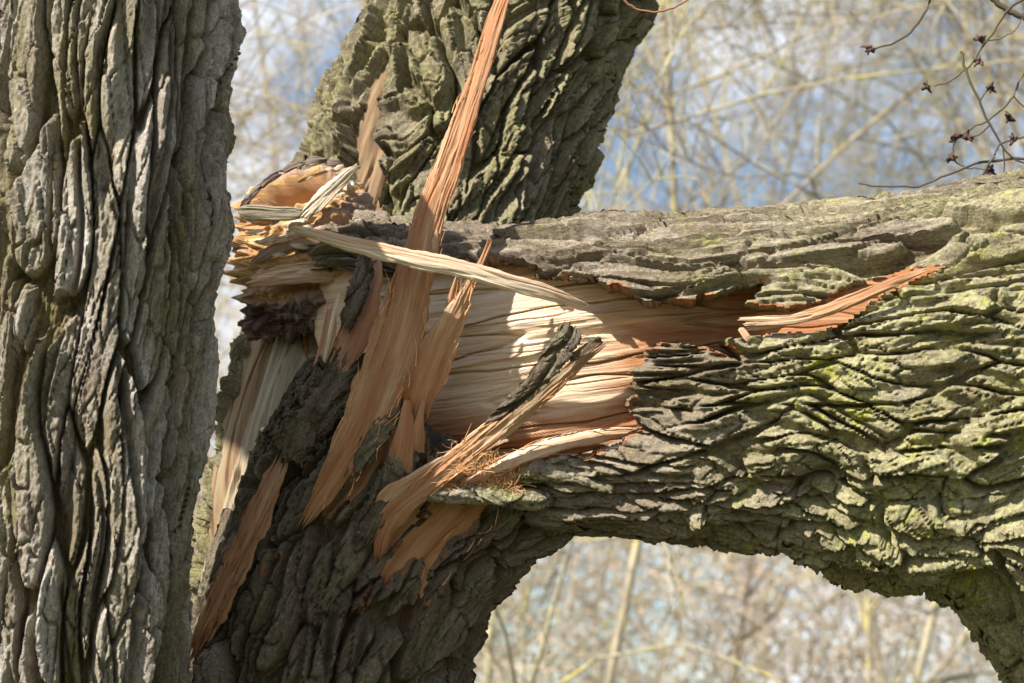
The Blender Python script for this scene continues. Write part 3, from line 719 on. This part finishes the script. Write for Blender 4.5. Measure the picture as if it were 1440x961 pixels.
for k, (x0, y0, x1, y1) in enumerate([(340, 292, 372, 258), (362, 268, 402, 240), (392, 246, 432, 228), (424, 232, 462, 226), (452, 228, 488, 234), (338, 300, 352, 276)]):
    sliver('bark_strip', [(x0, y0, 0.225, 5), ((x0 + x1) / 2 - 2, (y0 + y1) / 2 - 2, 0.215, 11), (x1, y1, 0.22, 5)], 0.012, M_torn, limb, tone=0.80 + 0.03 * (k % 3), rag=(0.25, 0.25), seed=930 + k, nl=40, nc=40, jag=0.35, amp=0.004)
sliver('splinter', [(344, 400, 0.200, 8), (372, 392, 0.190, 22), (430, 384, 0.185, 30), (520, 384, 0.180, 30), (640, 384, 0.110, 18)], 0.016, M_wood, limb, tone=[0.5, 0.35, 0.4, 0.5, 0.6], rag=(0.06, 0.1), seed=94, nl=150, nc=50, amp=0.004)
sliver('splinter', [(352, 372, 0.210, 6), (385, 352, 0.200, 18), (430, 340, 0.190, 16), (480, 338, 0.190, 8)], 0.012, M_torn, limb, tone=0.72, rag=(0.1, 0.2), seed=95, nl=70)
rs = random.Random(5)
for k in range(22):
    x = rs.uniform(350, 500); y = rs.choice([rs.uniform(312, 362), rs.uniform(312, 350), rs.uniform(236, 262)])
    if y < 300: x = rs.uniform(420, 500)
    l = rs.uniform(16, 42); a = rs.uniform(-0.7, 0.2)
    tn_ = 0.95 if y > 400 else rs.uniform(0.02, 0.45)
    sliver('splinter', [(x - l * math.cos(a) / 2, y - l * math.sin(a) / 2, 0.185, 2), (x, y, 0.18, rs.uniform(4, 9)), (x + l * math.cos(a) / 2, y + l * math.sin(a) / 2, 0.195, 3)], 0.006, M_torn, limb, tone=tn_, rag=(0.15, 0.15), seed=600 + k, nl=24, nc=16)

# ------------------------------------------------------------------ thin strands
def polytubes(P, R, sides):
    M, K, _ = P.shape
    T = np.gradient(P, axis=1); T /= np.linalg.norm(T, axis=-1, keepdims=True) + 1e-9
    ref = np.where(np.abs(T[..., 2:3]) < 0.9, np.array([0, 0, 1.0]), np.array([1.0, 0, 0]))
    a = np.cross(T, ref); a /= np.linalg.norm(a, axis=-1, keepdims=True) + 1e-9
    b = np.cross(T, a)
    an = np.arange(sides) * 2 * np.pi / sides
    V = P[:, :, None] + R[:, :, None, None] * (a[:, :, None] * np.cos(an)[:, None] + b[:, :, None] * np.sin(an)[:, None])
    base = (np.arange(M) * K * sides)[:, None, None] + (np.arange(K - 1) * sides)[None, :, None]
    j = np.arange(sides)[None, None, :]; j2 = (j + 1) % sides
    fc = np.stack([base + j, base + sides + j, base + sides + j2, base + j2], -1).reshape(-1, 4)
    return V.reshape(-1, 3), fc

rng = np.random.default_rng(3)
def fibres(n, box, d, lpx, seed):
    r = np.random.default_rng(seed); K = 7
    P = np.zeros((n, K, 3))
    for i in range(n):
        x = r.uniform(box[0], box[2]); y = box[3] - (box[3] - box[1]) * r.random() ** 1.6
        a = r.uniform(-math.pi, 0.2); c = r.normal() * 0.22; l = lpx * r.uniform(0.4, 1.2)
        dd = d + r.uniform(-0.02, 0.03)
        for k in range(K):
            P[i, k] = vs(x, y, dd); x += math.cos(a) * l / K; y += math.sin(a) * l / K; a += c; dd -= r.uniform(-0.002, 0.004)
    return polytubes(to_world(P), np.full((n, K), 0.00045) * r.uniform(0.6, 1.5, (n, 1)), 4)
def frays(paths, seed):
    r = np.random.default_rng(seed); K = 7; out = []
    for (pts, n, l) in paths:
        A = catmull(np.array([[p[0], p[1], p[2], p[3]] for p in pts], float), 60); T = np.gradient(A[:, :2], axis=0); T /= np.linalg.norm(T, axis=1, keepdims=True)
        for i in range(n):
            k = r.integers(3, 57); sd = r.choice([-1, 1]) * r.uniform(0.75, 1.0); nx, ny = -T[k, 1], T[k, 0]
            x, y = A[k, 0] + nx * sd * A[k, 3] / 2, A[k, 1] + ny * sd * A[k, 3] / 2
            sg = -1 if r.random() < 0.75 else 1
            a = math.atan2(sg * T[k, 1], sg * T[k, 0]) + r.normal() * 0.16; c = r.normal() * 0.07; ll = l * r.uniform(0.4, 1.3); dd = A[k, 2] - r.uniform(0.002, 0.008)
            P = []
            for q in range(K):
                P.append(vs(x, y, dd)); x += math.cos(a) * ll / K; y += math.sin(a) * ll / K; a += c; dd -= r.uniform(-0.001, 0.0015)
            out.append(P)
    P = to_world(np.array(out)); n = len(P)
    return polytubes(P, r.uniform(0.0004, 0.0014, (n, 1)) * np.linspace(1, 0.3, K)[None, :], 4)
fm, fnt, fb_ = mat_new('shredded_fibre', 0.7); g = G(fnt)
g.l(g.mix(g.noise(g.n('ShaderNodeTexCoord').outputs['Object'], 90), (0.62, 0.27, 0.10), (0.75, 0.45, 0.22)), fb_.inputs['Base Color'])
v1, f1_ = fibres(460, (606, 652, 728, 692), -0.205, 30, 1)
v2, f2_ = fibres(90, (632, 625, 690, 668), -0.262, 20, 2)
v3, f3_ = frays([([(703, 10, -0.12, 25), (636, 215, -0.17, 40), (583, 385, -0.2, 54), (558, 480, -0.205, 76), (516, 585, -0.2, 66), (470, 670, -0.19, 40)], 46, 46),
    ([(668, 388, -0.22, 10), (648, 428, -0.21, 24), (598, 540, -0.195, 54)], 26, 34), ([(815, 503, -0.3, 26), (700, 602, -0.265, 36), (590, 692, -0.215, 30)], 40, 40),
    ([(520, 410, -0.055, 34), (474, 520, -0.115, 30)], 16, 26), ([(905, 606, -0.2, 10), (780, 626, -0.22, 24), (645, 684, -0.2, 14)], 40, 40), ([(560, 560, -0.19, 30), (460, 725, -0.19, 24)], 18, 30),
    ([(680, 710, -0.17, 60), (600, 830, -0.16, 30)], 14, 26)], 8)
tag(mesh_obj('wood_fibres', np.concatenate([v1, v2, v3]), np.concatenate([f1_, f2_ + len(v1), f3_ + len(v1) + len(v2)]), fm, stub), 'curly orange wood fibres', kind='stuff')

# ------------------------------------------------------------------ background trees
def twig_mat(name, a, b, c):
    m, nt, bs = mat_new(name, 0.85); g = G(nt)
    co = g.n('ShaderNodeTexCoord').outputs['Object']
    k = g.mix(g.rng(g.noise(co, 1.7, 4), 0.4, 0.6), a, b)
    g.l(g.mix(g.rng(g.noise(co, 4.0, 4), 0.54, 0.64), k, c), bs.inputs['Base Color'])
    return m
M_tw = [twig_mat('twig_beige', (0.46, 0.39, 0.27), (0.30, 0.25, 0.18), (0.48, 0.39, 0.13)),
        twig_mat('twig_brown', (0.26, 0.20, 0.15), (0.16, 0.13, 0.10), (0.40, 0.34, 0.15)),
        twig_mat('twig_olive', (0.42, 0.38, 0.24), (0.28, 0.25, 0.18), (0.50, 0.42, 0.14))]
M_far = [twig_mat('thicket_tan', (0.56, 0.45, 0.36), (0.50, 0.43, 0.31), (0.50, 0.45, 0.26))]
def grow(PP, RR, n, l0, l1, ang0, ang1, rng, K=7, r_f=0.55, rmin=0.003, tmin=0.25, trop=0.05, bend=0.12):
    M = len(PP)
    pi = rng.integers(0, M, n); t_ = tmin + (1 - tmin) * rng.random(n) ** 0.8
    f = t_ * (PP.shape[1] - 1); i = np.minimum(f.astype(int), PP.shape[1] - 2); fr = (f - i)[:, None]
    p = PP[pi, i] * (1 - fr) + PP[pi, i + 1] * fr
    dr = PP[pi, i + 1] - PP[pi, i]; dr /= np.linalg.norm(dr, axis=1, keepdims=True) + 1e-9
    rp = RR[pi, i] * (1 - fr[:, 0]) + RR[pi, i + 1] * fr[:, 0]
    q = np.cross(dr, rng.normal(size=(n, 3))); q /= np.linalg.norm(q, axis=1, keepdims=True) + 1e-9
    a = rng.uniform(ang0, ang1, n)[:, None]
    d = dr * np.cos(a) + q * np.sin(a)
    l = rng.uniform(l0, l1, n)[:, None] * (1.15 - 0.5 * t_[:, None])
    out = np.zeros((n, K, 3)); out[:, 0] = p
    cur = rng.normal(size=(n, 3)) * bend
    for k in range(1, K):
        d = d + cur * 0.5 + rng.normal(size=(n, 3)) * bend * 0.7 + np.array([0, 0, trop])
        d /= np.linalg.norm(d, axis=1, keepdims=True)
        out[:, k] = out[:, k - 1] + d * l / (K - 1)
    r0 = np.maximum(rp * r_f, rmin)
    R_ = r0[:, None] * np.linspace(1, 0.35, K)[None, :]
    return out, np.maximum(R_, rmin * 0.5)
def back_tree(x, dist, height, r0, leanx, seed, mat, label, group, dens=1.0, name='bare_tree'):
    r = np.random.default_rng(seed); K = 9
    zz = np.linspace(0, 1, K)
    P = np.zeros((1, K, 3))
    P[0, :, 0] = x + leanx * height * zz ** 1.2 + 0.55 * perlin(zz * 2.5, zz * 0 + seed * 0.37, seed % 50)
    P[0, :, 1] = dist + 0.15 * height * zz * r.uniform(-1, 1); P[0, :, 2] = -0.1 + height * zz
    R_ = 0.27 * r0 * np.linspace(1.1, 0.3, K)[None, :]
    t = empty(name, label, 'tree', group)
    v, f = polytubes(P, R_, 8)
    mesh_obj('trunk', v, f, mat, t)
    p1, r1 = grow(P, R_, int(15 * dens), height * 0.28, height * 0.6, 0.4, 1.2, r, 9, 0.60, 0.009, 0.12, 0.05, 0.16)
    p2, r2 = grow(p1, r1, int(80 * dens), height * 0.12, height * 0.32, 0.4, 1.2, r, 9, 0.52, 0.006, 0.15, 0.02, 0.2)
    p3, r3 = grow(p2, r2, int(520 * dens), height * 0.06, height * 0.17, 0.3, 1.1, r, 5, 0.65, 0.005, 0.15, 0.0, 0.22)
    p4, r4 = grow(p3, r3, int(1050 * dens), height * 0.04, height * 0.10, 0.3, 1.0, r, 4, 0.7, 0.0042, 0.2, -0.02, 0.2)
    vs_, fs_, off = [], [], 0
    for (p, rr, s) in ((p1, r1, 6), (p2, r2, 4), (p3, r3, 3), (p4, r4, 3)):
        v, f = polytubes(p, rr, s); vs_.append(v); fs_.append(f + off); off += len(v)
    mesh_obj('crown', np.concatenate(vs_), np.concatenate(fs_), mat, t)
    return t
GB = 'bare trees blurred in the background'
LB = 'bare pale twiggy tree, out of focus behind the broken willow'
spots = [(-4.6, 13, 8.5, 0.10, 0.30), (-1.2, 17, 10, 0.10, -0.12), (-0.6, 12, 7.5, 0.05, 0.28), (1.0, 15.5, 10.5, 0.13, -0.02), (4.6, 13.5, 9.0, 0.07, -0.36), (2.7, 16, 9.5, 0.13, 0.10),
         (5.0, 11.5, 7.5, 0.05, -0.30), (-5.5, 19, 10, 0.12, 0.30), (-0.9, 21, 10.5, 0.12, 0.22), (3.6, 20, 11, 0.12, -0.20), (5.4, 21, 11, 0.15, -0.12), (7.4, 18, 10, 0.13, -0.32), (-3.0, 23, 11, 0.12, 0.08), (1.8, 25, 12, 0.14, 0.16)]
for i, (x, y, hgt, r0, ln) in enumerate(spots):
    back_tree(x, y, hgt, r0, ln, 900 + i, M_tw[i % 3], LB, GB)
# far scrub: one mass of fine stems
r = np.random.default_rng(77); n = 11000; K = 4
P = np.zeros((n, K, 3)); P[:, 0, 0] = r.uniform(-9, 11, n); P[:, 0, 1] = r.uniform(24, 34, n); P[:, 0, 2] = r.uniform(0, 1, n) ** 0.8 * 6.4
d = np.stack([r.normal(size=n) * 0.8, r.normal(size=n) * 0.3, np.abs(r.normal(size=n)) + 0.1], -1); d /= np.linalg.norm(d, axis=1, keepdims=True)
l = r.uniform(0.8, 2.4, n)[:, None]
for k in range(1, K):
    d = d + r.normal(size=(n, 3)) * 0.2; d /= np.linalg.norm(d, axis=1, keepdims=True); P[:, k] = P[:, k - 1] + d * l / K
v, f = polytubes(P, r.uniform(0.006, 0.022, (n, 1)) * np.linspace(1, 0.4, K)[None, :], 3)
tag(mesh_obj('far_thicket', v, f, M_far[0]), 'hazy tan thicket of bare stems far behind', 'thicket', kind='stuff')

# ------------------------------------------------------------------ near twigs, upper right
M_ntw = twig_mat('near_twig', (0.075, 0.06, 0.05), (0.10, 0.08, 0.06), (0.12, 0.10, 0.05))
M_bud = twig_mat('bud_brown', (0.06, 0.035, 0.028), (0.09, 0.05, 0.04), (0.10, 0.065, 0.05))
M_rtw = twig_mat('red_twig', (0.30, 0.14, 0.07), (0.24, 0.11, 0.06), (0.30, 0.16, 0.08))
def strand(pts, r0, r1, d):
    A = np.array([vs(p[0], p[1], d + (p[2] if len(p) > 2 else 0)) for p in pts]); c = catmull(A, 24 if len(pts) > 2 else 8)
    if len(pts) > 3:
        kn = np.arange(len(c)) * 0.55 + pts[0][0]; c[:, 0] += 0.0035 * perlin(kn, kn * 0 + 1.7, 60); c[:, 1] += 0.0035 * perlin(kn, kn * 0 + 7.7, 61)
    return polytubes(to_world(c)[None], np.linspace(r0, r1, len(c))[None], 8)
def bud(px, py, d, s, seed):
    r = np.random.default_rng(seed); vs_, fs_, off = [], [], 0
    for k in range(7):
        a = r.uniform(0, 6.28); l = s * r.uniform(0.7, 1.3)
        v, f = strand([(px + r.uniform(-3, 3), py + r.uniform(-3, 3), r.uniform(-.004, .004)), (px + math.cos(a) * l * 0.5, py + math.sin(a) * l * 0.5, r.uniform(-.008, .008)), (px + math.cos(a) * l, py + math.sin(a) * l, r.uniform(-.01, .01))], 0.0045, 0.0022, d)
        vs_.append(v); fs_.append(f + off); off += len(v)
    return np.concatenate(vs_), np.concatenate(fs_)
GT = 'dark budded twigs at upper right'
def twig(label, d, main, sides=(), buds=(), mat=None, r0=0.0034, r1=0.0018):
    t = empty('bare_twig', label, 'twig', GT)
    v, f = strand(main, r0, r1, d); mesh_obj('stem', v, f, mat or M_ntw, t)
    for s in sides:
        v, f = strand(s, r1 * 1.1, r1 * 0.7, d); mesh_obj('side_stem', v, f, mat or M_ntw, t)
    for k, (x, y) in enumerate(buds):
        v, f = bud(x, y, d, 8, int(x)); mesh_obj('bud', v, f, M_bud, t)
twig('dark twig hanging from the top edge, one bud cluster at its tip', 0.5, [(1320, -40), (1308, 2), (1290, 34), (1262, 58), (1228, 68), (1209, 66)], (), [(1222, 69)])
twig('long dark twig sweeping down left from the upper right corner, bud at tip', 0.4, [(1470, -20), (1416, 16), (1400, 42), (1382, 64), (1362, 94), (1342, 110), (1315, 121)], ([(1382, 55), (1400, 56), (1425, 45), (1438, 25)],), [(1303, 123), (1380, 55), (1376, 86)])
twig('thicker dark branch end crossing the top right corner', 0.45, [(1385, -12), (1410, 10), (1440, 24), (1490, 40)], (), (), None, 0.0065, 0.0075)
twig('straight dark twig crossing diagonally down to the right edge', 0.35, [(1351, 73), (1360, 105), (1380, 150), (1400, 190), (1424, 222), (1470, 240)], ([(1378, 142), (1386, 130), (1392, 126)], [(1392, 176), (1376, 190), (1362, 192)], [(1410, 205), (1412, 240), (1400, 262)]), [(1392, 124), (1360, 193)])
twig('dark twig curving from right edge to a hanging bud cluster', 0.42, [(1470, 60), (1440, 100), (1425, 135), (1395, 165), (1365, 182), (1346, 191)], ([(1343, 200), (1340, 220), (1355, 235), (1385, 238)], [(1425, 135), (1440, 150), (1460, 155)]), [(1342, 194), (1337, 222)])
twig('long low dark twig just above the limb, reaching left', 0.38, [(1480, 225), (1430, 223), (1375, 230), (1330, 248), (1290, 262), (1250, 262), (1206, 258)], (), [(1392, 240)])
twig('short dark twig rising from the top of the limb', 0.30, [(1345, 270), (1372, 255), (1395, 225), (1412, 200), (1470, 188)], (), [(1425, 196), (1420, 165)])
twig('thin reddish twig looping at the top beside the leaning trunk', 0.15, [(868, -12), (882, 4), (902, 15), (925, 17), (950, 10), (975, -6)], (), (), M_rtw, 0.0026, 0.0020)
